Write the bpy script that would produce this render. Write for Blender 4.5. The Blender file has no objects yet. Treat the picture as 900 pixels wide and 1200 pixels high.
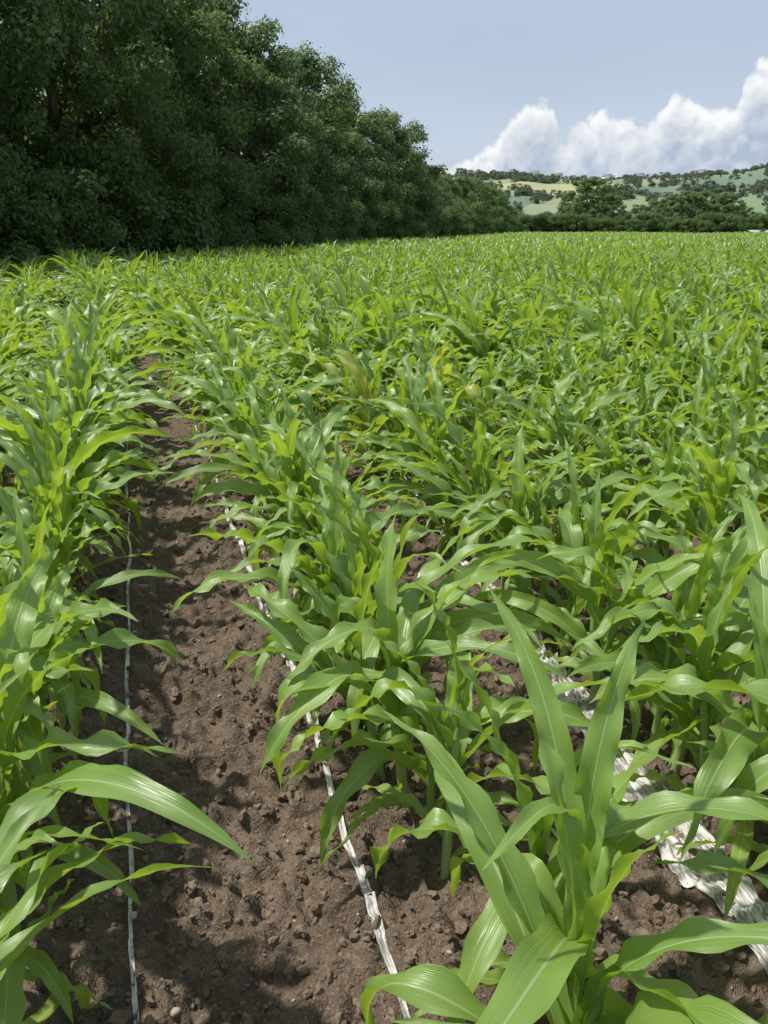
import bpy, math, numpy as np
from mathutils import Vector
rng=np.random.default_rng(7)
scene=bpy.context.scene
HOR=267.0; VPX=142.0; FPX=901.0; CAMH=1.6
pitch=math.atan((600-HOR)/FPX); HF=math.hypot(FPX,600-HOR)
yaw=math.atan((450-VPX)/HF)
cy,sy=math.cos(yaw),math.sin(yaw); cp,sp=math.cos(pitch),math.sin(pitch)
def W(r,f): return (r*cy+f*sy, f*cy-r*sy)
def pdir(px,py):
    xc=(px-450)/FPX; yc=(600-py)/FPX
    return xc, cp+yc*sp, -sp+yc*cp      # right,fwd,up
def unproj(px,py,z=0.0):
    r,f,u=pdir(px,py); t=(z-CAMH)/u
    return W(r*t,f*t)
def pxk(px): return (px-450)/HF
def toph(px,py,fwd):
    r,f,u=pdir(px,py); return CAMH+u/f*fwd

# ---------------- node helpers
def new_mat(name):
    m=bpy.data.materials.new(name); m.use_nodes=True
    nt=m.node_tree; nt.nodes.clear(); return m,nt
class N:
    def __init__(s,nt): s.nt=nt
    def n(s,t,**k):
        nd=s.nt.nodes.new(t)
        for a,b in k.items(): setattr(nd,a,b)
        return nd
    def set(s,sock,v):
        if isinstance(v,bpy.types.NodeSocket): s.nt.links.new(v,sock)
        elif v is not None:
            if isinstance(v,(tuple,list)) and len(v)==3 and sock.type=='RGBA': v=(*v,1)
            sock.default_value=v
    def m(s,op,a,b=None,c=None,clamp=False):
        nd=s.n('ShaderNodeMath',operation=op); nd.use_clamp=clamp
        s.set(nd.inputs[0],a)
        if b is not None: s.set(nd.inputs[1],b)
        if c is not None: s.set(nd.inputs[2],c)
        return nd.outputs[0]
    def mr(s,v,a,b,c=0.,d=1.,smooth=True):
        nd=s.n('ShaderNodeMapRange'); 
        if smooth: nd.interpolation_type='SMOOTHSTEP'
        s.set(nd.inputs[0],v)
        for i,x in enumerate((a,b,c,d)): s.set(nd.inputs[i+1],x)
        return nd.outputs[0]
    def mix(s,f,a,b,blend='MIX'):
        nd=s.n('ShaderNodeMix',data_type='RGBA',blend_type=blend)
        s.set(nd.inputs[0],f); s.set(nd.inputs[6],a); s.set(nd.inputs[7],b)
        return nd.outputs[2]
    def noise(s,vec,scale,detail=4,rough=.55,dist=0.):
        nd=s.n('ShaderNodeTexNoise')
        if vec is not None: s.set(nd.inputs['Vector'],vec)
        nd.inputs['Scale'].default_value=scale; nd.inputs['Detail'].default_value=detail
        nd.inputs['Roughness'].default_value=rough; nd.inputs['Distortion'].default_value=dist
        return nd.outputs[0]
    def vm(s,op,a,b=None):
        nd=s.n('ShaderNodeVectorMath',operation=op); s.set(nd.inputs[0],a)
        if b is not None: s.set(nd.inputs[1],b)
        return nd.outputs['Value'] if op in('DOT_PRODUCT','LENGTH') else nd.outputs[0]
    def bump(s,h,strength,dist):
        nd=s.n('ShaderNodeBump'); s.set(nd.inputs['Height'],h)
        nd.inputs['Strength'].default_value=strength; nd.inputs['Distance'].default_value=dist
        return nd.outputs[0]
    def principled(s,col,rough,spec=.5,normal=None):
        nd=s.n('ShaderNodeBsdfPrincipled'); s.set(nd.inputs['Base Color'],col)
        s.set(nd.inputs['Roughness'],rough); nd.inputs['Specular IOR Level'].default_value=spec
        if normal is not None: s.set(nd.inputs['Normal'],normal)
        return nd.outputs[0]
    def out(s,sh):
        o=s.n('ShaderNodeOutputMaterial'); s.nt.links.new(sh,o.inputs[0])
    def mixsh(s,f,a,b):
        nd=s.n('ShaderNodeMixShader'); s.set(nd.inputs[0],f)
        s.nt.links.new(a,nd.inputs[1]); s.nt.links.new(b,nd.inputs[2]); return nd.outputs[0]
    def attr(s,name):
        return s.n('ShaderNodeAttribute',attribute_name=name)
    def geo(s): return s.n('ShaderNodeNewGeometry')
    def trans(s,col):
        nd=s.n('ShaderNodeBsdfTranslucent'); s.set(nd.inputs[0],col); return nd.outputs[0]

# ---------------- mesh helpers
def mesh_from(name,verts,quads=None,tris=None,attrs=None,uv=None,mats=None,matidx=None,smooth=False,cols=None):
    verts=np.asarray(verts,dtype=np.float32)
    me=bpy.data.meshes.new(name)
    nq=0 if quads is None else len(quads); ntr=0 if tris is None else len(tris)
    loops=[]; 
    if nq: loops.append(np.asarray(quads,dtype=np.int32).ravel())
    if ntr: loops.append(np.asarray(tris,dtype=np.int32).ravel())
    loops=np.concatenate(loops)
    starts=np.concatenate([np.arange(nq)*4, nq*4+np.arange(ntr)*3]).astype(np.int32)
    me.vertices.add(len(verts)); me.vertices.foreach_set('co',verts.ravel())
    me.loops.add(len(loops)); me.loops.foreach_set('vertex_index',loops)
    me.polygons.add(nq+ntr); me.polygons.foreach_set('loop_start',starts)
    if smooth: me.polygons.foreach_set('use_smooth',np.ones(nq+ntr,dtype=bool))
    if matidx is not None: me.polygons.foreach_set('material_index',np.asarray(matidx,dtype=np.int32))
    if uv is not None:
        l=me.uv_layers.new(name='UVMap'); l.data.foreach_set('uv',np.asarray(uv,dtype=np.float32)[loops].ravel())
    if attrs:
        for k,v in attrs.items():
            a=me.attributes.new(k,'FLOAT','POINT'); a.data.foreach_set('value',np.asarray(v,dtype=np.float32))
    if cols is not None:
        a=me.attributes.new('fcol','FLOAT_COLOR','POINT'); a.data.foreach_set('color',np.asarray(cols,dtype=np.float32).ravel())
    for m in (mats or []): me.materials.append(m)
    me.update(calc_edges=True); me.validate(); return me
def obj(name,me,loc=(0,0,0),link=True):
    o=bpy.data.objects.new(name,me); o.location=loc
    if link: scene.collection.objects.link(o)
    return o
class Acc:
    def __init__(s): s.v=[];s.q=[];s.uv=[];s.t=[];s.mi=[];s.n=0
    def add(s,v,q,uv=None,tint=0.,mi=0):
        v=np.asarray(v); q=np.asarray(q)
        s.v.append(v); s.q.append(q+s.n); s.n+=len(v)
        s.uv.append(np.zeros((len(v),2)) if uv is None else uv)
        t=np.full(len(v),tint) if np.isscalar(tint) else tint
        s.t.append(t); s.mi.append(np.full(len(q),mi))
    def mesh(s,name,mats,smooth=True):
        return mesh_from(name,np.concatenate(s.v),quads=np.concatenate(s.q),uv=np.concatenate(s.uv),
            attrs={'tint':np.concatenate(s.t)},mats=mats,matidx=np.concatenate(s.mi),smooth=smooth)
def gridq(nu,nv):
    i=np.arange(nu-1)[:,None]*nv+np.arange(nv-1)[None,:]
    i=i.ravel(); return np.stack([i,i+1,i+nv+1,i+nv],1)
def tube(P,R,sides=7):
    P=np.asarray(P,float);R=np.asarray(R,float); n=len(P)
    T=np.gradient(P,axis=0); T/=np.linalg.norm(T,axis=1)[:,None]+1e-9
    ref=np.where(np.abs(T[:,2:3])>.9,np.array([[1.,0,0]]),np.array([[0,0,1.]]))
    A=np.cross(T,ref);A/=np.linalg.norm(A,axis=1)[:,None]+1e-9;B=np.cross(T,A)
    a=np.linspace(0,2*np.pi,sides+1)
    V=P[:,None]+R[:,None,None]*(np.cos(a)[None,:,None]*A[:,None]+np.sin(a)[None,:,None]*B[:,None])
    uv=np.stack(np.broadcast_arrays((a/(2*np.pi))[None,:],np.linspace(0,1,n)[:,None]),-1)
    return V.reshape(-1,3),gridq(n,sides+1),uv.reshape(-1,2)
TAB=np.random.default_rng(3).random((256,256))
def vn(x,y):
    xi=np.floor(x).astype(int);yi=np.floor(y).astype(int);fx=x-xi;fy=y-yi
    fx=fx*fx*(3-2*fx);fy=fy*fy*(3-2*fy)
    g=lambda a,b:TAB[a&255,b&255]
    return (g(xi,yi)*(1-fx)+g(xi+1,yi)*fx)*(1-fy)+(g(xi,yi+1)*(1-fx)+g(xi+1,yi+1)*fx)*fy-.5
def instancer(name,pts,rots,scls,vars_,coll):
    me=bpy.data.meshes.new(name); n=len(pts)
    me.vertices.add(n); me.vertices.foreach_set('co',np.asarray(pts,dtype=np.float32).ravel())
    a=me.attributes.new('rot','FLOAT_VECTOR','POINT'); a.data.foreach_set('vector',np.asarray(rots,dtype=np.float32).ravel())
    a=me.attributes.new('scl','FLOAT_VECTOR','POINT'); 
    s=np.asarray(scls,dtype=np.float32)
    if s.ndim==1: s=np.repeat(s[:,None],3,1)
    a.data.foreach_set('vector',s.ravel())
    a=me.attributes.new('var','INT','POINT'); a.data.foreach_set('value',np.asarray(vars_,dtype=np.int32))
    o=obj(name,me)
    g=bpy.data.node_groups.new(name+'_nodes','GeometryNodeTree')
    g.interface.new_socket('Geometry',in_out='INPUT',socket_type='NodeSocketGeometry')
    g.interface.new_socket('Geometry',in_out='OUTPUT',socket_type='NodeSocketGeometry')
    nd=g.nodes; L=g.links
    gi=nd.new('NodeGroupInput');go=nd.new('NodeGroupOutput')
    ci=nd.new('GeometryNodeCollectionInfo'); ci.inputs['Collection'].default_value=coll
    ci.inputs['Separate Children'].default_value=True; ci.inputs['Reset Children'].default_value=True
    ip=nd.new('GeometryNodeInstanceOnPoints'); ip.inputs['Pick Instance'].default_value=True
    def na(nm,ty):
        x=nd.new('GeometryNodeInputNamedAttribute'); x.data_type=ty; x.inputs[0].default_value=nm; return x.outputs[0]
    L.new(gi.outputs[0],ip.inputs['Points']); L.new(ci.outputs[0],ip.inputs['Instance'])
    L.new(na('var','INT'),ip.inputs['Instance Index'])
    L.new(na('rot','FLOAT_VECTOR'),ip.inputs['Rotation']); L.new(na('scl','FLOAT_VECTOR'),ip.inputs['Scale'])
    L.new(ip.outputs[0],go.inputs[0])
    md=o.modifiers.new('instances','NODES'); md.node_group=g
    return o
def coll_of(name,meshes):
    c=bpy.data.collections.new(name)
    for i,me in enumerate(meshes):
        o=bpy.data.objects.new('%s_%02d'%(name,i),me); c.objects.link(o)
    return c

# ---------------- materials
def mat_maize():
    m,nt=new_mat('maize_leaf'); k=N(nt)
    uv=k.n('ShaderNodeUVMap'); sx=k.n('ShaderNodeSeparateXYZ'); nt.links.new(uv.outputs[0],sx.inputs[0])
    u=k.m('ABSOLUTE',k.m('SUBTRACT',sx.outputs[0],.5)); v=sx.outputs[1]
    oi=k.n('ShaderNodeObjectInfo'); tint=k.attr('tint').outputs['Fac']
    geo=k.geo()
    vein=k.m('SINE',k.m('MULTIPLY',sx.outputs[0],150.))
    cmb=k.n('ShaderNodeCombineXYZ'); k.set(cmb.inputs[0],k.m('MULTIPLY',sx.outputs[0],14.)); k.set(cmb.inputs[1],k.m('MULTIPLY',v,2.5)); k.set(cmb.inputs[2],k.m('ADD',k.m('MULTIPLY',tint,31.),k.m('MULTIPLY',oi.outputs['Random'],47.)))
    streak=k.noise(cmb.outputs[0],1.0,2,.6)
    base=k.mix(oi.outputs['Random'],(.085,.195,.020),(.200,.340,.034))
    base=k.mix(k.m('MULTIPLY',k.m('POWER',k.m('MAXIMUM',tint,0.),1.4),.8,clamp=True),base,(.28,.41,.045))
    base=k.mix(k.mr(streak,.35,.75,0,.35),base,(.25,.36,.11))  # whitish leaf sheen painted into the colour as streaks
    base=k.mix(k.m('MULTIPLY',k.m('ADD',vein,1.),.05),base,(.30,.42,.14))
    base=k.mix(k.mr(tint,1.0,1.6),base,(.54,.48,.07))
    tip=k.m('MULTIPLY',k.mr(v,.93,1.0),k.mr(tint,.55,.8))
    base=k.mix(tip,base,(.36,.28,.13))
    wid=k.mr(v,0.,1.,.055,.03,False)
    rib=k.mr(u,k.m('MULTIPLY',wid,.4),wid,1.,0.)
    base=k.mix(k.m('MULTIPLY',rib,.85),base,(.46,.57,.28))
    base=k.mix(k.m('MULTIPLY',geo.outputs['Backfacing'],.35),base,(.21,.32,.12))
    h=k.m('ADD',k.m('MULTIPLY',vein,.2),k.m('ADD',k.m('MULTIPLY',rib,-2.),k.m('MULTIPLY',streak,3.)))
    bm=k.bump(h,.35,.0016)
    p=k.principled(base,k.mr(streak,.3,.7,.31,.46),.70,bm)
    t=k.trans(k.mix(.5,k.mix(1.,base,(2.0,1.8,1.0),'MULTIPLY'),(.48,.64,.03)))
    k.out(k.mixsh(.38,p,t)); return m
def mat_stem():
    m,nt=new_mat('maize_stem'); k=N(nt)
    uv=k.n('ShaderNodeUVMap'); sx=k.n('ShaderNodeSeparateXYZ'); nt.links.new(uv.outputs[0],sx.inputs[0])
    c=k.mix(k.mr(sx.outputs[1],0.,.5),(.36,.40,.19),(.26,.42,.10))
    c=k.mix(k.m('MULTIPLY',k.m('ADD',k.m('SINE',k.m('MULTIPLY',sx.outputs[0],120.)),1.),.12),c,(.38,.46,.2))
    p=k.principled(c,.42,.5); k.out(k.mixsh(.15,p,k.trans((.3,.45,.08)))); return m
def mat_foliage(name,a,b,tr,rough=.55,scale=.6,tf=.34):
    m,nt=new_mat(name); k=N(nt)
    g=k.geo(); tint=k.attr('tint').outputs['Fac']; oi=k.n('ShaderNodeObjectInfo')
    n=k.noise(g.outputs['Position'],scale,1)
    f=k.m('ADD',k.m('MULTIPLY',tint,.55),k.m('MULTIPLY',k.mr(n,.35,.65),.45))
    c=k.mix(f,a,b); c=k.mix(k.m('MULTIPLY',oi.outputs['Random'],.35),c,(b[0]*1.25,b[1]*.95,b[2]*.8))
    p=k.principled(c,rough,.35)
    k.out(k.mixsh(tf,p,k.trans(k.mix(.6,c,tr)))); return m
def mat_bark(a=(.08,.07,.05),b=(.28,.25,.19),nm='bark'):
    m,nt=new_mat(nm); k=N(nt); tc=k.n('ShaderNodeTexCoord')
    mp=k.n('ShaderNodeMapping'); mp.inputs['Scale'].default_value=(9,9,1.6); nt.links.new(tc.outputs['Object'],mp.inputs[0])
    n=k.noise(mp.outputs[0],1.,4,.65); c=k.mix(k.mr(n,.35,.7),a,b)
    k.out(k.principled(c,.9,.2,k.bump(n,.8,.03))); return m
def mat_ground():
    m,nt=new_mat('soil_and_grass'); k=N(nt); g=k.geo(); P=g.outputs['Position']
    n1=k.noise(P,1.7,4,.65); n2=k.noise(P,22.,4,.7); n3=k.noise(P,110.,3,.7)
    c=k.mix(k.mr(n1,.35,.68),(.135,.098,.071),(.215,.163,.121))
    c=k.mix(k.mr(n2,.35,.72,0,.7),c,(.095,.069,.051))
    c=k.mix(k.mr(n3,.50,.73,0,.7),c,(.33,.26,.20))
    ff=k.vm('DOT_PRODUCT',P,(sy,cy,0)); rr=k.vm('DOT_PRODUCT',P,(cy,-sy,0))
    wob=k.m('MULTIPLY',k.m('SUBTRACT',n1,.5),2.)
    out1=k.mr(k.m('ADD',ff,wob),133.,135.)
    out2=k.mr(k.m('SUBTRACT',k.m('ADD',k.m('MULTIPLY',ff,.283),-16.6),k.m('ADD',rr,wob)),0.,1.)
    gr=k.mix(n2,(.06,.11,.025),(.12,.18,.045))
    og=k.m('MAXIMUM',out1,out2)
    c=k.mix(og,c,gr)
    h=k.m('ADD',k.m('MULTIPLY',n2,1.),k.m('MULTIPLY',n3,.45))
    k.out(k.principled(c,.95,.12,k.bump(h,1.,.025))); return m
def mat_simple_noise(name,a,b,scale,rough=.85,spec=.3,bs=.5,bd=.0008):
    m,nt=new_mat(name); k=N(nt); tc=k.n('ShaderNodeTexCoord'); oi=k.n('ShaderNodeObjectInfo')
    n=k.noise(tc.outputs['Object'],scale,3,.65)
    c=k.mix(k.m('ADD',k.m('MULTIPLY',n,.5),k.m('MULTIPLY',oi.outputs['Random'],.5)),a,b)
    k.out(k.principled(c,rough,spec,k.bump(n,bs,bd))); return m
def mat_plastic():
    m,nt=new_mat('plastic_film'); k=N(nt); g=k.geo()
    mp=k.n('ShaderNodeMapping'); mp.inputs['Rotation'].default_value=(0,0,.08); mp.inputs['Scale'].default_value=(120,5,60); k.set(mp.inputs[0],g.outputs['Position'])
    n=k.noise(mp.outputs[0],1.,3,.6); d=k.noise(g.outputs['Position'],18.,4,.7)
    c=k.mix(k.mr(d,.48,.70,0,.75),(.66,.65,.63),(.34,.27,.2))
    p=k.principled(c,.30,.5,k.bump(n,.6,.003))
    t=k.n('ShaderNodeBsdfTransparent').outputs[0]
    k.out(k.mixsh(k.mr(n,.40,.64,.08,.72),p,t)); return m
M_leaf=mat_maize(); M_stem=mat_stem(); M_bark=mat_bark(); M_ground=mat_ground(); M_pl=mat_plastic()
M_fol=mat_foliage('tree_foliage',(.055,.10,.036),(.118,.192,.058),(.25,.37,.08),tf=.38)
M_folhaze=mat_foliage('tree_foliage_hazed',(.095,.15,.062),(.155,.235,.088),(.28,.39,.11),tf=.38)  # paler copy of the tree foliage, distance haze painted into its colour
M_fold=mat_foliage('distant_foliage_hazed',(.11,.15,.105),(.165,.215,.14),(.2,.27,.13),scale=.05)  # far trees: base colours lightened to carry the haze
M_weed=mat_foliage('weed_leaf',(.06,.13,.03),(.12,.22,.05),(.20,.33,.06),.5,4.)
M_stone=mat_simple_noise('stone',(.24,.19,.15),(.48,.43,.36),8.)
M_clod=mat_simple_noise('clod',(.120,.087,.063),(.240,.182,.135),6.,.95,.12,1.,.0015)

# ---------------- maize
def leaf(acc,r,z0,phi,L,Wd,th0,th1,p,ns,nu,tint,rad=.012,fold0=.9,roll=0.,curve=0.,wave=1.,kink=0.,ks=.5):
    s=np.linspace(0,1,ns+1); th=th0+(th1-th0)*s**p
    if kink: th=th+kink/(1+np.exp(-(s-ks)*26))
    th=np.minimum(th,3.05)
    ph=phi+curve*s**1.5; ds=L/ns
    T=np.stack([np.sin(th)*np.cos(ph),np.sin(th)*np.sin(ph),np.cos(th)],1)
    C=np.zeros((ns+1,3)); C[0]=[rad*math.cos(phi)*.4,rad*math.sin(phi)*.4,z0]
    C[1:]=C[0]+np.cumsum((T[:-1]+T[1:])*.5*ds,0)
    S=np.stack([-np.sin(ph),np.cos(ph),0*ph],1)
    Nn=np.cross(T,S)*-1 if np.cross(T,S)[0,2]<0 else np.cross(T,S)
    rl=roll*s**1.3; S2=S*np.cos(rl)[:,None]+Nn*np.sin(rl)[:,None]; N2=-S*np.sin(rl)[:,None]+Nn*np.cos(rl)[:,None]
    w=Wd*.5*(.42+.58*np.clip(s/.30,0,1)**.8)*np.clip(1-np.clip((s-.42)/.58,0,1)**1.9,0,1)**.95
    w=np.maximum(w,.0006)
    fold=fold0*np.exp(-s*4.5)+.16+.15*r.random()
    u=np.linspace(-1,1,nu+1)
    f1,f2=r.uniform(4.5,8,2); p1,p2=r.uniform(0,6.28,2)
    env=np.clip(s/.2,0,1)*np.clip((1-s)/.15,0,1)
    wv=np.where(u[None,:]>0,np.sin(f1*6.28*s*.75+p1)[:,None],np.sin(f2*6.28*s*.75+p2)[:,None])*(np.abs(u)[None,:]**2)*(env*.0095*wave)[:,None]
    wv=wv*np.clip(Wd/.06,.3,1.3)
    ua=np.abs(u)[None,:]
    V=C[:,None,:]+S2[:,None,:]*(w[:,None]*u[None,:]*np.cos(fold)[:,None])[:,:,None]+N2[:,None,:]*(w[:,None]*ua**1.3*np.sin(fold)[:,None]+wv)[:,:,None]
    uv=np.stack(np.broadcast_arrays((u*.5+.5)[None,:],s[:,None]),-1).reshape(-1,2)
    acc.add(V.reshape(-1,3),gridq(ns+1,nu+1),uv,tint,0)
def maize_into(acc,seed,ns,nu,off=(0,0,0),rot=0.,sc=1.,yellow=False,sides=9,wm=1.,skip=0,droop=1.):
    r=np.random.default_rng(seed); a=Acc()
    nl=int(r.integers(10,13)); Hs=r.uniform(.36,.47)
    plane=rot+r.uniform(-.2,.2); n=12
    zz=np.linspace(-.02,Hs+.05,n); lean=r.uniform(-.03,.03,2)
    P=np.stack([lean[0]*(zz/Hs)**2,lean[1]*(zz/Hs)**2,zz],1)
    R=np.interp(zz,[0,.1,Hs,Hs+.05],[.0145,.014,.011,.004])
    R=R*(1+.10*(np.arange(n)%3==0))
    v,q,uv=tube(P,R,sides); a.add(v,q,uv,0.,1)
    for i in range(skip,nl):
        t=i/(nl-1)
        z0=.05+(Hs-.03)*t**.85; phi=plane+(i%2)*math.pi+r.normal(0,.45)
        if t<.3:
            L=r.uniform(.30,.52); Wd=r.uniform(.036,.052); th0=r.uniform(.45,.8); th1=r.uniform(1.9,2.8); p=r.uniform(.8,1.2)
        elif t<.8:
            L=r.uniform(.54,.82); Wd=r.uniform(.062,.088); th0=r.uniform(.22,.55); th1=r.uniform(1.5,2.8)*droop; p=r.uniform(1.0,1.8)
        else:
            L=r.uniform(.42,.62); Wd=r.uniform(.046,.068); th0=r.uniform(.03,.22); th1=r.uniform(.5,1.8)*droop; p=r.uniform(1.3,2.4)
        roll=r.normal(0,.6) if t>.3 else r.normal(0,.9)
        tint=r.random()*.75+.25*t
        if t<.12: tint=r.uniform(.6,1.3)
        if yellow: tint=r.uniform(1.2,1.6) if i%2 else r.uniform(.8,1.2)
        kk=r.uniform(.5,1.3) if r.random()<.28 else 0.
        leaf(a,r,z0,phi,L,Wd*wm,th0,th1,p,ns,nu,tint,fold0=.95,roll=roll,curve=r.normal(0,.5),wave=r.uniform(.7,1.9),kink=kk,ks=r.uniform(.35,.7))
    v=np.concatenate(a.v)*sc; v+=np.array(off)
    acc.add(v,np.concatenate(a.q),np.concatenate(a.uv),np.concatenate(a.t),0)
    acc.mi[-1]=np.concatenate(a.mi)
meshes=[]
NH,NM,NF=18,10,8
for i in range(NH):
    a=Acc(); maize_into(a,100+i,28,8); meshes.append(a.mesh('maize_hd%d'%i,[M_leaf,M_stem]))
for i in range(NM):
    a=Acc(); maize_into(a,200+i,10,4,sides=5,wm=1.12); meshes.append(a.mesh('maize_md%d'%i,[M_leaf,M_stem]))
for i in range(NF):
    a=Acc(); r=np.random.default_rng(300+i)
    for j in range(5): maize_into(a,1000+i*10+j,6,2,(r.normal(0,.05),-.5+(j+.5)/5+r.normal(0,.03),0),r.uniform(0,3.14),r.uniform(.85,1.08),sides=3,wm=1.5,skip=3,droop=.88)
    meshes.append(a.mesh('maize_row%d'%i,[M_leaf,M_stem]))
a=Acc(); maize_into(a,999,22,6,yellow=True); meshes.append(a.mesh('maize_yellow',[M_leaf,M_stem]))
YV=len(meshes)-1
Cm=coll_of('maize_plant',meshes)
def bend(y):
    y=np.asarray(y,float); return -.0050*np.clip(y-7,0,10)**2-.10*np.clip(y-17,0,None)
def bow(y): 
    y=np.asarray(y,float); return np.where(y<0,0.,.10*np.sin(np.clip(y,0,12)/12*math.pi))+bend(y)
rows=[.60,1.43]+[1.43+.765*i for i in range(1,205)]
rows+=[-.47-.765*i for i in range(0,45)]
pts=[];rots=[];scl=[];var=[]
for X in rows:
    y=-1.2+rng.random()*.2
    dmin=.72 if X<0 else (.72 if X<1 else 1.40)
    while y<26:
        nar=min(max((y-6.5)/4,0),1)
        sh=(-.24*nar if X==.60 else (.16*nar if X==-.47 else 0.))
        x=X+float(bow(y))+sh
        r_=x*cy-y*sy; f_=x*sy+y*cy
        d=math.hypot(x,y)
        if rng.random()>.04 and f_>-1 and abs(r_)<f_*.60+2.2 and r_>-10.+(f_-21.8)*.283+.2 and (d>dmin or (X>1 and y<-.2)):
            hd=d<7
            pts.append((x+rng.normal(0,.028),y,0)); rots.append((rng.normal(0,.09),rng.normal(0,.09),rng.random()*6.283))
            s=rng.uniform(.84,1.16)*(1+.25*float(vn(np.array(x*.4),np.array(y*.4)))); 
            if abs(X)<.7: s*=1+.14*nar
            if rng.random()<.06: s*=.72
            scl.append((s,s,s)); var.append(int(rng.integers(0,NH)) if hd else NH+int(rng.integers(0,NM)))
        y+=rng.uniform(.11,.175)*(1 if y<8 else 1.35)
    yy=np.arange(26.5,190,1.0)
    x=X+bow(yy); r_=x*cy-yy*sy; f_=x*sy+yy*cy
    ok=(np.abs(r_)<f_*.60+2)&(f_<132)&(r_>-10.+(f_-21.8)*.283)
    for x_,y_ in zip(x[ok],yy[ok]):
        pts.append((x_+rng.normal(0,.04),y_,0)); rots.append((0,0,rng.choice([0,math.pi])+rng.normal(0,.08)))
        s=rng.uniform(.92,1.08)*(1+.30*float(vn(np.array(x_*.15),np.array(y_*.15)))); scl.append((s,1,s)); var.append(NH+NM+int(rng.integers(0,NF)))
for (px,py) in ((432,446),(500,436)):
    x,y=unproj(px,py,.70); pts.append((x,y,0)); rots.append((0,0,rng.random()*6)); scl.append((1.22,1.22,1.22)); var.append(YV)
instancer('maize_crop',pts,rots,scl,var,Cm)
print('maize instances',len(pts))

# ---------------- ground
def axis(a,b,step,lo,hi,g=1.07):
    mid=list(np.arange(a,b,step)); s=step; x=b; up=[]
    while x<hi: up.append(x); s*=g; x+=s
    up.append(hi); s=step; x=a-step; dn=[]
    while x>lo: dn.append(x); s*=g; x-=s
    dn.append(lo); return np.array(dn[::-1]+mid+up)
xs=axis(-1.0,2.4,.010,-3000,3000); ys=axis(.8,5.0,.011,-400,3500)
X,Y=np.meshgrid(xs,ys,indexing='ij')
def gh(X,Y):
    d=np.hypot(X,Y); z=0.
    f=np.clip(1-d/25,0,1)
    z=z+f*.035*vn(X*3.1,Y*3.1)
    f2=np.clip(1.15-d/9,0,1)
    X=X+.03*vn(X*21,Y*21+50); Y=Y+.03*vn(X*19+70,Y*23)
    z=z+f2*(.026*np.abs(vn(X*11+5,Y*11)) *2-.01)
    z=z+f2*.024*vn(X*27,Y*27+9)+f2*.022*vn(X*55+3,Y*55)
    c=vn(X*16+40,Y*16+7); z=z+f2*.055*np.clip(c-.12,0,1)*2
    c=vn(X*34+80,Y*34+27); z=z+f2*.048*np.clip(c-.08,0,1)*2
    z=z-f*.025*np.exp(-((X-.08)/.3)**2)
    return z
Z=gh(X,Y)
me=mesh_from('ground',np.stack([X,Y,Z],-1).reshape(-1,3),quads=gridq(len(xs),len(ys))[:,::-1],mats=[M_ground],smooth=True)
obj('ground',me)

def rock(seed,sub=2,rough=.08,dent=.22):
    import bmesh
    r=np.random.default_rng(seed); bm=bmesh.new(); bmesh.ops.create_icosphere(bm,subdivisions=sub,radius=.5)
    k=r.normal(0,1,(6,3)); sh=r.uniform(.55,1.,3)
    for v in bm.verts:
        c=np.array(v.co); n=c/np.linalg.norm(c); f=1.
        for q in k: f-= dent*max(0,float(n@q/np.linalg.norm(q))-.5)*2
        f+=rough*r.normal(0,1); v.co=Vector(c*f*sh)
    me=bpy.data.meshes.new('rock'); bm.to_mesh(me); bm.free(); return me
def rocks(name,mat,n,smin,smax,seed,smooth,pw=4,lift=.1,rough=.08,dent=.22):
    ms=[]
    for i in range(8):
        m_=rock(seed+i,2,rough,dent); m_.materials.append(mat)
        if smooth: m_.polygons.foreach_set('use_smooth',np.ones(len(m_.polygons),dtype=bool))
        ms.append(m_)
    C=coll_of(name+'_piece',ms); r=np.random.default_rng(seed)
    y=.6+8*r.random(n)**1.6; x=r.uniform(-1.3,1.,n)+r.random(n)*y*.75
    z=gh(x,y); s=smin+(smax-smin)*r.random(n)**pw
    P=np.stack([x,y,z+s*lift],1); instancer(name,P,r.uniform(0,6.28,(n,3)),s,r.integers(0,8,n),C)
rocks('soil_stones',M_stone,1000,.006,.030,50,True,4,.2)
rocks('soil_clods',M_clod,20000,.007,.055,70,False,4.5,.12,.13,.38)

ms=[]
for i in range(4):
    r=np.random.default_rng(600+i); a=Acc()
    for j in range(14):
        leaf(a,r,.0,r.uniform(0,6.28),r.uniform(.05,.13),r.uniform(.010,.022),r.uniform(.3,.9),r.uniform(1.2,2.2),1.2,6,2,r.random(),fold0=.4,wave=.6)
    ms.append(a.mesh('weed',[M_weed]))
Cw=coll_of('weed_tuft',ms)
P=[];
for X0 in (.60,1.43,2.2,-.48,2.96):
    for j in range(18 if X0>0 else 8):
        y=rng.uniform(1.6,9); x=X0+float(bow(y))+rng.normal(0,.07); P.append((x,y,float(gh(np.array(x),np.array(y)))))
instancer('weeds',P,np.stack([np.zeros(len(P)),np.zeros(len(P)),rng.random(len(P))*6.28],1),rng.uniform(.4,1.,len(P)),rng.integers(0,4,len(P)),Cw)

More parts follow.
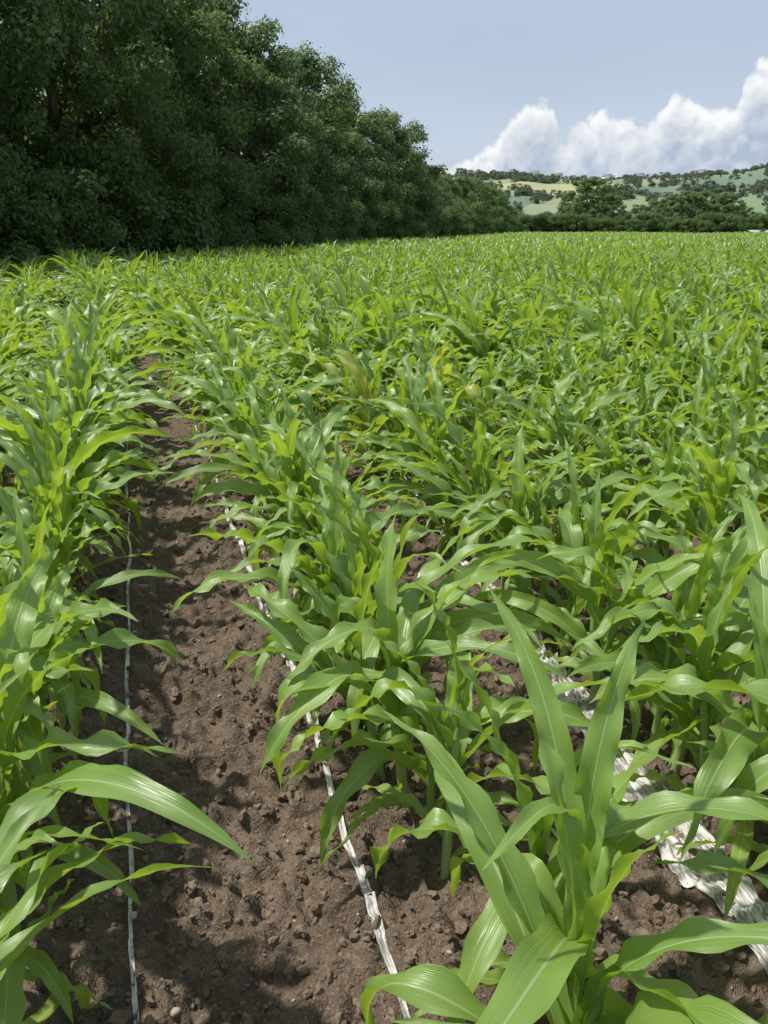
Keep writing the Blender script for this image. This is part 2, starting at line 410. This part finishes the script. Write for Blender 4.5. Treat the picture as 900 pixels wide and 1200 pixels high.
# plastic strips
def strip(name,cx,width,y0,y1,step,nu,crump,seed):
    r=np.random.default_rng(seed); y=np.arange(y0,y1,step)
    xc=cx(y)+bend(y); w=width(y); u=np.linspace(-.5,.5,nu+1)
    o=r.uniform(0,100)
    tw=1-.5*np.clip(vn(y*2.1+o,0*y+o)*2,0,1)
    eL=1+.9*vn(y*6+o,0*y+3); eR=1+.9*vn(y*7+o,0*y+9)
    ww=np.where(u[None,:]<0,(w*tw*eL)[:,None],(w*tw*eR)[:,None])
    XX=xc[:,None]+u[None,:]*ww; YY=y[:,None]+0*XX
    XX=XX+crump*.5*vn(YY*4+o,u[None,:]*9+o)
    g=gh(np.repeat(xc[:,None],nu+1,1),YY); g2=gh(XX,YY)
    gm=np.maximum(g,g2)
    kern=np.ones(5)/5; base=np.stack([np.convolve(np.pad(gm[:,j],2,mode='edge'),kern,'valid') for j in range(nu+1)],1)
    Zz=np.maximum(gm,base)+.007+crump*(np.abs(vn(u[None,:]*nu*.55+YY*2.3+o,YY*2.2+o))*2+.25*(vn(u[None,:]*nu*.9,YY*9+o)+.5))
    V=np.stack([XX,YY,Zz],-1).reshape(-1,3)
    obj(name,mesh_from(name,V,quads=gridq(len(y),nu+1),mats=[M_pl],smooth=True))
wob=lambda s,a:(lambda y:a*vn(y*.9+s,0*y+s)+a*.4*vn(y*3.3+s,0*y+s))
bw=lambda y:bow(y)-bend(y)
strip('plastic_mulch_strip',lambda y:-.165+wob(3,.03)(y)+.25*bw(y),lambda y:.014+0*y,.4,18,.012,3,.005,1)
strip('plastic_mulch_strip',lambda y:.392+wob(8,.04)(y)+.5*bw(y),lambda y:.020+0*y,.4,18,.012,3,.006,2)
strip('plastic_mulch_strip',lambda y:1.17+.10*y*np.clip(1-(y-3)/40,0,1)+wob(15,.05)(y),lambda y:np.interp(y,[.5,1.0,1.5,1.9,2.5,4],[.07,.09,.18,.15,.06,.03]),.5,20,.008,26,.016,3)
strip('plastic_mulch_strip',lambda y:2.02+.03*y+wob(23,.06)(y),lambda y:np.interp(y,[1,3,4],[.03,.04,.02]),.8,20,.012,6,.010,4)
strip('plastic_mulch_strip',lambda y:2.78+.03*y+wob(33,.06)(y),lambda y:.02+0*y,.8,20,.012,6,.010,5)

# ---------------- trees
def leaf_cards(r,C,rad,n,size,flat=.75,outw=.8):
    pr=rad**2; idx=r.choice(len(C),n,p=pr/pr.sum())
    d=r.normal(0,1,(n,3)); d/=np.linalg.norm(d,axis=1)[:,None]
    rr=rad[idx]*(.25+.75*r.random(n)**.6)*(1+.25*r.normal(0,1,n)*.5)
    c=C[idx]+d*rr[:,None]*np.array([1,1,flat])
    nrm=d*outw+np.array([0,0,.55])+r.normal(0,.55,(n,3)); nrm/=np.linalg.norm(nrm,axis=1)[:,None]
    t=np.cross(nrm,r.normal(0,1,(n,3))); t[:,2]-=.35; t-=nrm*(t*nrm).sum(1)[:,None]; t/=np.linalg.norm(t,axis=1)[:,None]; b=np.cross(nrm,t)
    a_=(size*.5*r.uniform(.6,1.35,n))[:,None]
    V=np.stack([c-t*a_,c+b*a_*.52,c+t*a_,c-b*a_*.52],1).reshape(-1,3)
    Q=np.arange(n*4).reshape(n,4)
    ct=r.random(len(C)); tint=np.repeat(np.clip(ct[idx]*.6+r.random(n)*.4,0,1),4)
    return V,Q,tint
def tree_mesh(seed,H,R,ncl,nlv,size,mat,low=.06):
    r=np.random.default_rng(seed); a=Acc(); 
    n=9; tz=np.linspace(-.1,.72*H,n); wob_=np.cumsum(r.normal(0,.12,(n,2)),0); wob_-=wob_[0]
    P=np.stack([wob_[:,0],wob_[:,1],tz],1); v,q,uv=tube(P,np.linspace(.24,.05,n)*H/10,8); a.add(v,q,uv,0,1)
    f=low+(1-low)*r.random(ncl)**.9; ang=r.uniform(0,6.28,ncl)
    prof=R*np.clip(np.sin(np.pi*np.clip(f*.84+.14,0,1)),0,1)**.55
    l1,l2=r.uniform(0,6.28,2)
    prof*=1+.20*np.sin(3*ang+l1+f*4)+.12*np.sin(5*ang+l2-f*7)
    rr=prof*r.random(ncl)**.42
    C=np.stack([rr*np.cos(ang),rr*np.sin(ang),f*H*(1-.18*(rr/R)**2)],1)
    rad=r.uniform(.34,.92,ncl)*H/10
    for j in range(14):
        i=r.integers(0,ncl); e=C[i]; k=int(np.clip((e[2]*.55)/(.72*H)*(n-1),1,n-2)); s=P[k]
        t=np.linspace(0,1,7)[:,None]; B=s+(e-s)*t; B[:,2]+=np.sin(t[:,0]*3.14)*-.05*H*r.uniform(-.5,1); B[1:-1]+=r.normal(0,.08,(5,3))
        v,q,uv=tube(B,np.linspace(.085,.018,7)*H/10,5); a.add(v,q,uv,0,1)
    for j in range(60):
        i=r.integers(0,ncl); e=C[i]; s=e*np.array([.35,.35,.8])+r.normal(0,.2,3)
        t=np.linspace(0,1,4)[:,None]; B=s+(e-s)*t; B[1:-1]+=r.normal(0,.06,(2,3))
        v,q,uv=tube(B,np.linspace(.03,.008,4)*H/10,4); a.add(v,q,uv,0,1)
    V,Q,T=leaf_cards(r,C,rad,nlv,size); a.add(V,Q,None,T,0)
    return a.mesh('tree',[mat,M_bark],smooth=False)
TM=[tree_mesh(11+i,10,3.7,150,42000,.17,M_fol) for i in range(4)]
TM+=[tree_mesh(31+i,10,3.9,120,26000,.22,M_folhaze) for i in range(3)]
TD=[tree_mesh(41+i,10,5.0,120,12000,.36,M_folhaze,.08) for i in range(3)]
def place_tree(me,r_,f_,h,w=1.,name='hedgerow_tree'):
    x,y=W(r_,f_); o=obj(name,me,(x,y,-.1)); o.scale=(h/10*w,h/10*w,h/10*.97); o.rotation_euler=(0,0,rng.random()*6.28); return o
def hl(f): return -10.+(f-21.8)*.283
f=15.; i=0
while f<134:
    h=np.interp(f,[13,28,34,40,50,66,72,76,130],[13.6,13.4,12.4,11.5,10.9,10.2,9.8,7.9,7.2])*rng.uniform(.93,1.07)
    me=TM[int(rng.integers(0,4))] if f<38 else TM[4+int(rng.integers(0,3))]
    place_tree(me,hl(f)-3.4+rng.normal(0,.5),f,h,rng.uniform(.88,1.1)*(11./max(h,10)))
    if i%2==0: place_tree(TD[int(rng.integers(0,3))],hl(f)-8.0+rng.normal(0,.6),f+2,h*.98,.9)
    f+=rng.uniform(3.4,4.9)*(1 if f<60 else 1.35); i+=1
HB=[]
for i in range(3):
    r=np.random.default_rng(80+i); a=Acc(); n=40
    C=np.stack([r.normal(0,.75,n),r.normal(0,.75,n),r.uniform(.15,2.6,n)],1)
    V,Q,T=leaf_cards(r,C,r.uniform(.3,.6,n),9000,.14); a.add(V,Q,None,T,0); HB.append(a.mesh('shrub',[M_fol],smooth=False))
Ch=coll_of('hedge_shrub',HB); P=[];S=[]
f=15.
while f<132:
    x,y=W(hl(f)-1.1+rng.normal(0,.35),f); P.append((x,y,0)); S.append(rng.uniform(.8,1.25)); f+=1.5
    x,y=W(hl(f)-2.6+rng.normal(0,.35),f); P.append((x,y,0)); S.append(rng.uniform(1.1,1.6))
instancer('hedge',P,np.stack([np.zeros(len(P)),np.zeros(len(P)),rng.random(len(P))*6.28],1),S,rng.integers(0,3,len(P)),Ch)

P=[];S=[]
for px in np.arange(545,960,5.5):
    ff=150+rng.normal(0,2); x,y=W(pxk(px)*ff,ff); P.append((x,y,0)); S.append(rng.uniform(.9,1.5))
instancer('field_boundary_hedge',P,np.stack([np.zeros(len(P)),np.zeros(len(P)),rng.random(len(P))*6.28],1),S,rng.integers(0,3,len(P)),Ch)
for (px,py,fw,w,k) in [(575,222,150,1.0,0),(594,240,156,1.,1),(660,244,170,1.1,1),(688,208,158,1.25,2),(706,220,162,1.,0),(672,234,166,1.,1),
        (768,232,160,1.,1),(785,228,166,1.1,2),(806,224,160,1.1,0),(828,220,164,1.1,1),(848,226,160,1.1,2),(866,240,166,1.,1),(905,240,175,1.,0),(950,225,170,1.,2),(556,214,150,1.,1)]:
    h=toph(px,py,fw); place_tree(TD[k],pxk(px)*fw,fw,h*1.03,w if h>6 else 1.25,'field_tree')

# ---------------- hills
az=np.radians(np.linspace(-55,55,900)); rr=np.concatenate([np.linspace(330,1150,200),np.geomspace(1160,2600,30)])
A,Rr=np.meshgrid(az,rr,indexing='ij')
def hillh(A,Rr):
    t=np.clip((Rr-330)/(980-330),0,1); t=t**1.1*(1.7-.7*t)
    top=53+3*np.sin(A*9+1.)+12*np.clip((np.degrees(A)-19)/6,0,1)+6*vn(A*25+9,Rr*.004)
    z=-1.+top*t+4*t*vn(A*16,Rr*.008)
    z=z-np.clip((Rr-1100)/1400,0,1)*45
    return z
Zh=hillh(A,Rr)
HXr,HXf=np.sin(A)*Rr,np.cos(A)*Rr
HX=HXr*cy+HXf*sy; HY=HXf*cy-HXr*sy
r=np.random.default_rng(21)
ns_=280; sa=np.radians(r.uniform(-55,55,ns_)); sr=r.uniform(340,1250,ns_)
pal=np.array([(.14,.21,.07),(.115,.18,.06),(.18,.235,.08),(.25,.26,.12),(.105,.155,.07),(.20,.26,.09)])
sc_=pal[r.integers(0,len(pal),ns_)]
SX,SY=sa*750,sr
cx_=(math.atan(pxk(635))*750,620.)
dd=np.hypot(SX-cx_[0],(SY-cx_[1])*.6); j=int(np.argmin(dd)); keep=dd>70; keep[j]=True
SX[j],SY[j]=cx_; sc_[j]=(.40,.37,.15)
SX,SY,sc_=SX[keep],SY[keep],sc_[keep]
QX=(A*750).ravel();QY=Rr.ravel(); best=np.full(len(QX),1e9);sec=best.copy();bi=np.zeros(len(QX),int)
for j in range(len(SX)):
    d=np.hypot(QX-SX[j],(QY-SY[j])*.6); lt=d<best
    sec=np.where(lt,best,np.minimum(sec,d)); best=np.where(lt,d,best); bi=np.where(lt,j,bi)
cols=np.concatenate([sc_[bi],np.ones((len(bi),1))],1)
m,nt=new_mat('hill_fields_hazed'); k=N(nt); g=k.geo(); n_=k.noise(g.outputs['Position'],.02,4,.7)
c=k.mix(k.mr(n_,.3,.7,0,.3),k.attr('fcol').outputs['Color'],(.11,.17,.08)); k.out(k.principled(k.mix(.16,c,(.30,.35,.42)),.95,.1))  # blue-grey mix paints aerial perspective into the field colours
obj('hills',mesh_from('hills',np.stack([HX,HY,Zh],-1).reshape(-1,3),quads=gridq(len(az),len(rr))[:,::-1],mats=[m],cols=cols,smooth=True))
DB=[]
for i in range(3):
    r=np.random.default_rng(90+i); a=Acc(); n=26
    an=r.uniform(0,6.28,n); f_=r.uniform(.12,.9,n); ra=.46*np.sin(np.pi*np.clip(f_*.8+.15,0,1))**.6*r.random(n)**.5
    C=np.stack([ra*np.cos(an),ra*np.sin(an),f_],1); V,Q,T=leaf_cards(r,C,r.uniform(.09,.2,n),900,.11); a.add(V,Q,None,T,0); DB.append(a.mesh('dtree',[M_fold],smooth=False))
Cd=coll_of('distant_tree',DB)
edge=(sec-best)<4.5; ids=np.where(edge & (Rr.ravel()<1120)&(np.degrees(A.ravel())>-5)&(np.degrees(A.ravel())<36))[0]
r=np.random.default_rng(5); ids=r.choice(ids,min(2400,len(ids)),replace=False)
P=np.stack([HX.ravel()[ids]+r.normal(0,.7,len(ids)),HY.ravel()[ids]+r.normal(0,.7,len(ids)),Zh.ravel()[ids]-.5],1); S=r.uniform(2.5,5.,len(ids))
cp_a=[]
for j in range(24):
    ca=np.radians(r.uniform(-3,34)); cr=r.uniform(500,1050); nn=int(r.integers(6,24))
    aa=ca+r.normal(0,.014,nn); r2=cr+r.normal(0,12,nn); z=hillh(aa,r2); xr,xf=np.sin(aa)*r2,np.cos(aa)*r2
    cp_a.append(np.stack([xr*cy+xf*sy,xf*cy-xr*sy,z-.5],1))
aa=np.radians(r.uniform(-3,36,260)); r2=r.uniform(960,1040,260); z=hillh(aa,r2); xr,xf=np.sin(aa)*r2,np.cos(aa)*r2
cp_a.append(np.stack([xr*cy+xf*sy,xf*cy-xr*sy,z-.5],1)[vn(np.degrees(aa)*1.5,0*aa)>-.02])
Pc=np.concatenate(cp_a); P=np.concatenate([P,Pc]); S=np.concatenate([S,r.uniform(5,9,len(Pc))])
n=240; aa=np.radians(r.uniform(2,34,n)); r2=r.choice([230,300,360],n)+r.normal(0,3,n)+aa*40; xr,xf=np.sin(aa)*r2,np.cos(aa)*r2
P=np.concatenate([P,np.stack([xr*cy+xf*sy,xf*cy-xr*sy,0*aa],1)]); S=np.concatenate([S,r.uniform(3,6.5,n)])
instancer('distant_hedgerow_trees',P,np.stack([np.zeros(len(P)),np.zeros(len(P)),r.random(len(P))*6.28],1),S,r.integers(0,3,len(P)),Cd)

def pmat(name,c,ro=.8):
    m,nt=new_mat(name); k=N(nt); n_=k.noise(k.geo().outputs['Position'],.8,3)
    k.out(k.principled(k.mix(k.m('MULTIPLY',n_,.3),c,tuple(x*.6 for x in c)),ro,.3)); return m
M_wall=pmat('render_wall',(.72,.70,.66)); M_roof=pmat('slate_roof',(.22,.22,.23)); M_win=pmat('window_glass',(.04,.05,.06),.2)
def box(name,cx_,cy_,cz,sx_,sy_,sz,mat,par):
    v=np.array([[a,b,c] for a in(-.5,.5) for b in(-.5,.5) for c in(-.5,.5)])*[sx_,sy_,sz]+[cx_,cy_,cz]
    o=obj(name,mesh_from(name,v,quads=[(0,1,3,2),(4,6,7,5),(0,4,5,1),(2,3,7,6),(0,2,6,4),(1,5,7,3)],mats=[mat])); o.parent=par; return o
def house(px,R_,ln,rot):
    a_=math.atan(pxk(px)); z=float(hillh(np.array(a_),np.array(float(R_)))); x,y=W(math.sin(a_)*R_,math.cos(a_)*R_)
    e=obj('farmhouse',None,(x,y,z)); e.rotation_euler=(0,0,-yaw+rot); e.scale=(.75,.75,.75)
    box('walls',0,0,2.5,ln,7,6,M_wall,e)
    h=ln/2+.4; v=[(-h,-3.9,5.4),(h,-3.9,5.4),(h,0,8.6),(-h,0,8.6),(-h,3.9,5.4),(h,3.9,5.4)]
    o=obj('roof',mesh_from('roof',v,quads=[(0,1,2,3),(3,2,5,4)],tris=[(0,3,4),(1,5,2)],mats=[M_roof])); o.parent=e
    box('chimney',ln*.35,0,8.8,1,1.,1.8,M_wall,e)
    for i in range(3):
        for zz in (1.6,4.1):
            if i==1 and zz<2: box('door',0,-3.52,.9,1.2,.1,2.2,M_win,e)
            else: box('window',(i-1)*ln*.3,-3.52,zz,1.3,.1,1.3,M_win,e)
for px,R_,ln,rot in ((622,905,13,.2),(648,915,16,-.3),(742,900,15,.3),(812,890,14,-.2),(706,860,12,.5)): house(px,R_,ln,rot)
e=obj('polytunnel',None); fx=146; xx,yy=W(pxk(893)*fx,fx); e.location=(xx,yy,0); e.rotation_euler=(0,0,-yaw+.15); e.scale=(.42,.7,.62)
a_=np.linspace(0,np.pi,17); xs_=np.linspace(-7,7,11)
V=np.array([[x,-2.5*math.cos(t),2.0*math.sin(t)**.8 if 0<t<math.pi-.01 else 0] for x in xs_ for t in a_])
M_poly=pmat('polytunnel_sheet',(.62,.64,.66),.4)
o=obj('cover',mesh_from('cover',V,quads=gridq(11,17),mats=[M_poly],smooth=True)); o.parent=e
for i,x in enumerate(xs_):
    v,q,uv=tube([[x,-2.53*math.cos(t),2.03*math.sin(t)**.8 if 0<t<math.pi-.01 else 0] for t in a_],[.04]*17,5)
    o=obj('hoop_%d'%i,mesh_from('hoop',v,quads=q,mats=[M_roof])); o.parent=e

# ---------------- world
w=bpy.data.worlds.new('World'); scene.world=w; w.use_nodes=True; nt=w.node_tree; nt.nodes.clear(); k=N(nt)
sunaz=math.radians(-82); sunel=math.radians(62)
sr_,sf_=math.sin(sunaz)*math.cos(sunel),math.cos(sunaz)*math.cos(sunel)
sx_,sy_=W(sr_,sf_); sdir=Vector((sx_,sy_,math.sin(sunel)))
sky=k.n('ShaderNodeTexSky'); sky.sky_type='NISHITA'; sky.sun_disc=False; sky.sun_elevation=sunel; sky.sun_rotation=math.atan2(sx_,sy_)
sky.air_density=1.0; sky.dust_density=2.2; sky.ozone_density=1.5
D=k.n('ShaderNodeTexCoord').outputs['Generated']
fw_=k.vm('DOT_PRODUCT',D,(sy,cy,0)); rt_=k.vm('DOT_PRODUCT',D,(cy,-sy,0)); up_=k.vm('DOT_PRODUCT',D,(0,0,1))
el=k.m('DIVIDE',up_,k.m('MAXIMUM',k.m('SQRT',k.m('SUBTRACT',1.,k.m('MULTIPLY',up_,up_))),.01))
gate=k.m('MULTIPLY',k.m('MULTIPLY',k.m('LESS_THAN',el,.40),k.m('GREATER_THAN',el,-.02)),k.m('MULTIPLY',k.m('GREATER_THAN',fw_,.4),k.m('GREATER_THAN',rt_,-.3)))
hz=k.mr(el,.0,.8,.9,.7)
skyc=k.mix(1.,sky.outputs[0],(.15,.15,.15),'MULTIPLY')
base=k.mix(hz,skyc,(.50,.60,.745))
base=k.mix(k.mr(el,.0,.20,.7,0.),base,(.68,.76,.85))
azn=k.m('ARCTAN2',rt_,fw_)
fc=k.n('ShaderNodeFloatCurve'); k.set(fc.inputs['Value'],k.mr(azn,-.2,.8,0,1,False))
outl=[(470,225),(520,198),(560,178),(588,158),(604,134),(628,118),(648,126),(660,158),(672,148),(690,132),(720,132),(745,142),(768,132),(790,114),(830,120),(862,112),(880,78),(900,64),(940,56),(1000,80),(1080,110),(1200,90),(1400,150)]
cv=fc.mapping.curves[0]; pp=[]
for px,py in outl:
    r0,f0,u0=pdir(px,py); pp.append(((math.atan2(r0,f0)+.2)/1.,u0/math.hypot(r0,f0)/.4))
pp=[(0.,.0)]+[p for p in pp if 0<p[0]<1]+[(1.,.2)]
cv.points[0].location=pp[0]; cv.points[1].location=pp[-1]
for p in pp[1:-1]: cv.points.new(*p)
fc.mapping.update()
top=k.m('MULTIPLY',fc.outputs[0],.4)
nd=k.n('ShaderNodeTexNoise'); k.set(nd.inputs['Vector'],D); nd.inputs['Scale'].default_value=50; nd.inputs['Detail'].default_value=4; wn=nd.outputs['Color']
def billow(vec):
    a=k.noise(vec,24,5,.55,.25)
    v=k.n('ShaderNodeTexVoronoi'); v.feature='F1'; k.set(v.inputs['Vector'],k.vm('ADD',vec,k.vm('MULTIPLY',wn,(.022,.022,.022)))); v.inputs['Scale'].default_value=46
    v2=k.n('ShaderNodeTexVoronoi'); v2.feature='F1'; k.set(v2.inputs['Vector'],k.vm('ADD',vec,k.vm('MULTIPLY',wn,(.02,.02,.02)))); v2.inputs['Scale'].default_value=105
    return k.m('ADD',k.m('ADD',k.m('MULTIPLY',k.m('SUBTRACT',a,.5),1.5),k.m('MULTIPLY',k.m('SUBTRACT',.5,v.outputs['Distance']),.6)),k.m('MULTIPLY',k.m('SUBTRACT',.5,v2.outputs['Distance']),.28))
b0=billow(D); off=Vector((sdir.x,sdir.y,sdir.z))*.011
b1=billow(k.vm('ADD',D,tuple(off)))
depth=k.m('SUBTRACT',k.m('ADD',top,k.m('MULTIPLY',b0,.030)),el)
mask=k.mr(depth,-.001,.011)
rel=k.m('SUBTRACT',b0,b1)
lit=k.m('ADD',k.mr(depth,.0,.065,1.0,.14),k.m('MULTIPLY',rel,.9),clamp=True)
big=k.noise(D,11,3,.6)
lit=k.m('MULTIPLY',lit,k.mr(big,.32,.6,.45,1.08),clamp=True)
ccol=k.mix(lit,(.44,.52,.65),(.97,.98,.99))
wisp=k.noise(k.vm('MULTIPLY',D,(1,1,3.)),3.5,4,.6)
b2=k.mix(k.mr(wisp,.45,.7,0,.3),base,(.44,.53,.68))
b2=k.mix(k.mr(el,.30,.40),b2,base)
final=k.mix(mask,b2,ccol)
final=k.mix(k.mr(el,.03,.085,.35,0.),final,(.54,.62,.74))
bgA=k.n('ShaderNodeBackground'); k.set(bgA.inputs[0],base)
bgB=k.n('ShaderNodeBackground'); k.set(bgB.inputs[0],final)
o=k.n('ShaderNodeOutputWorld'); nt.links.new(k.mixsh(gate,bgA.outputs[0],bgB.outputs[0]),o.inputs[0])

L=bpy.data.lights.new('sun','SUN'); L.energy=4.8; L.angle=math.radians(2.); L.color=(1,.96,.88)
o=bpy.data.objects.new('sun',L); scene.collection.objects.link(o); o.rotation_euler=sdir.to_track_quat('Z','Y').to_euler(); o.location=(0,0,30)
c=bpy.data.cameras.new('camera'); co=bpy.data.objects.new('camera',c); scene.collection.objects.link(co)
co.location=(0,0,CAMH); co.rotation_euler=(math.pi/2-pitch,0,-yaw); c.sensor_fit='VERTICAL'; c.sensor_height=36; c.lens=36*FPX/1200
c.clip_start=.05; c.clip_end=8000; scene.camera=co
scene.view_settings.view_transform='Standard'; scene.view_settings.look='None'; scene.view_settings.exposure=0
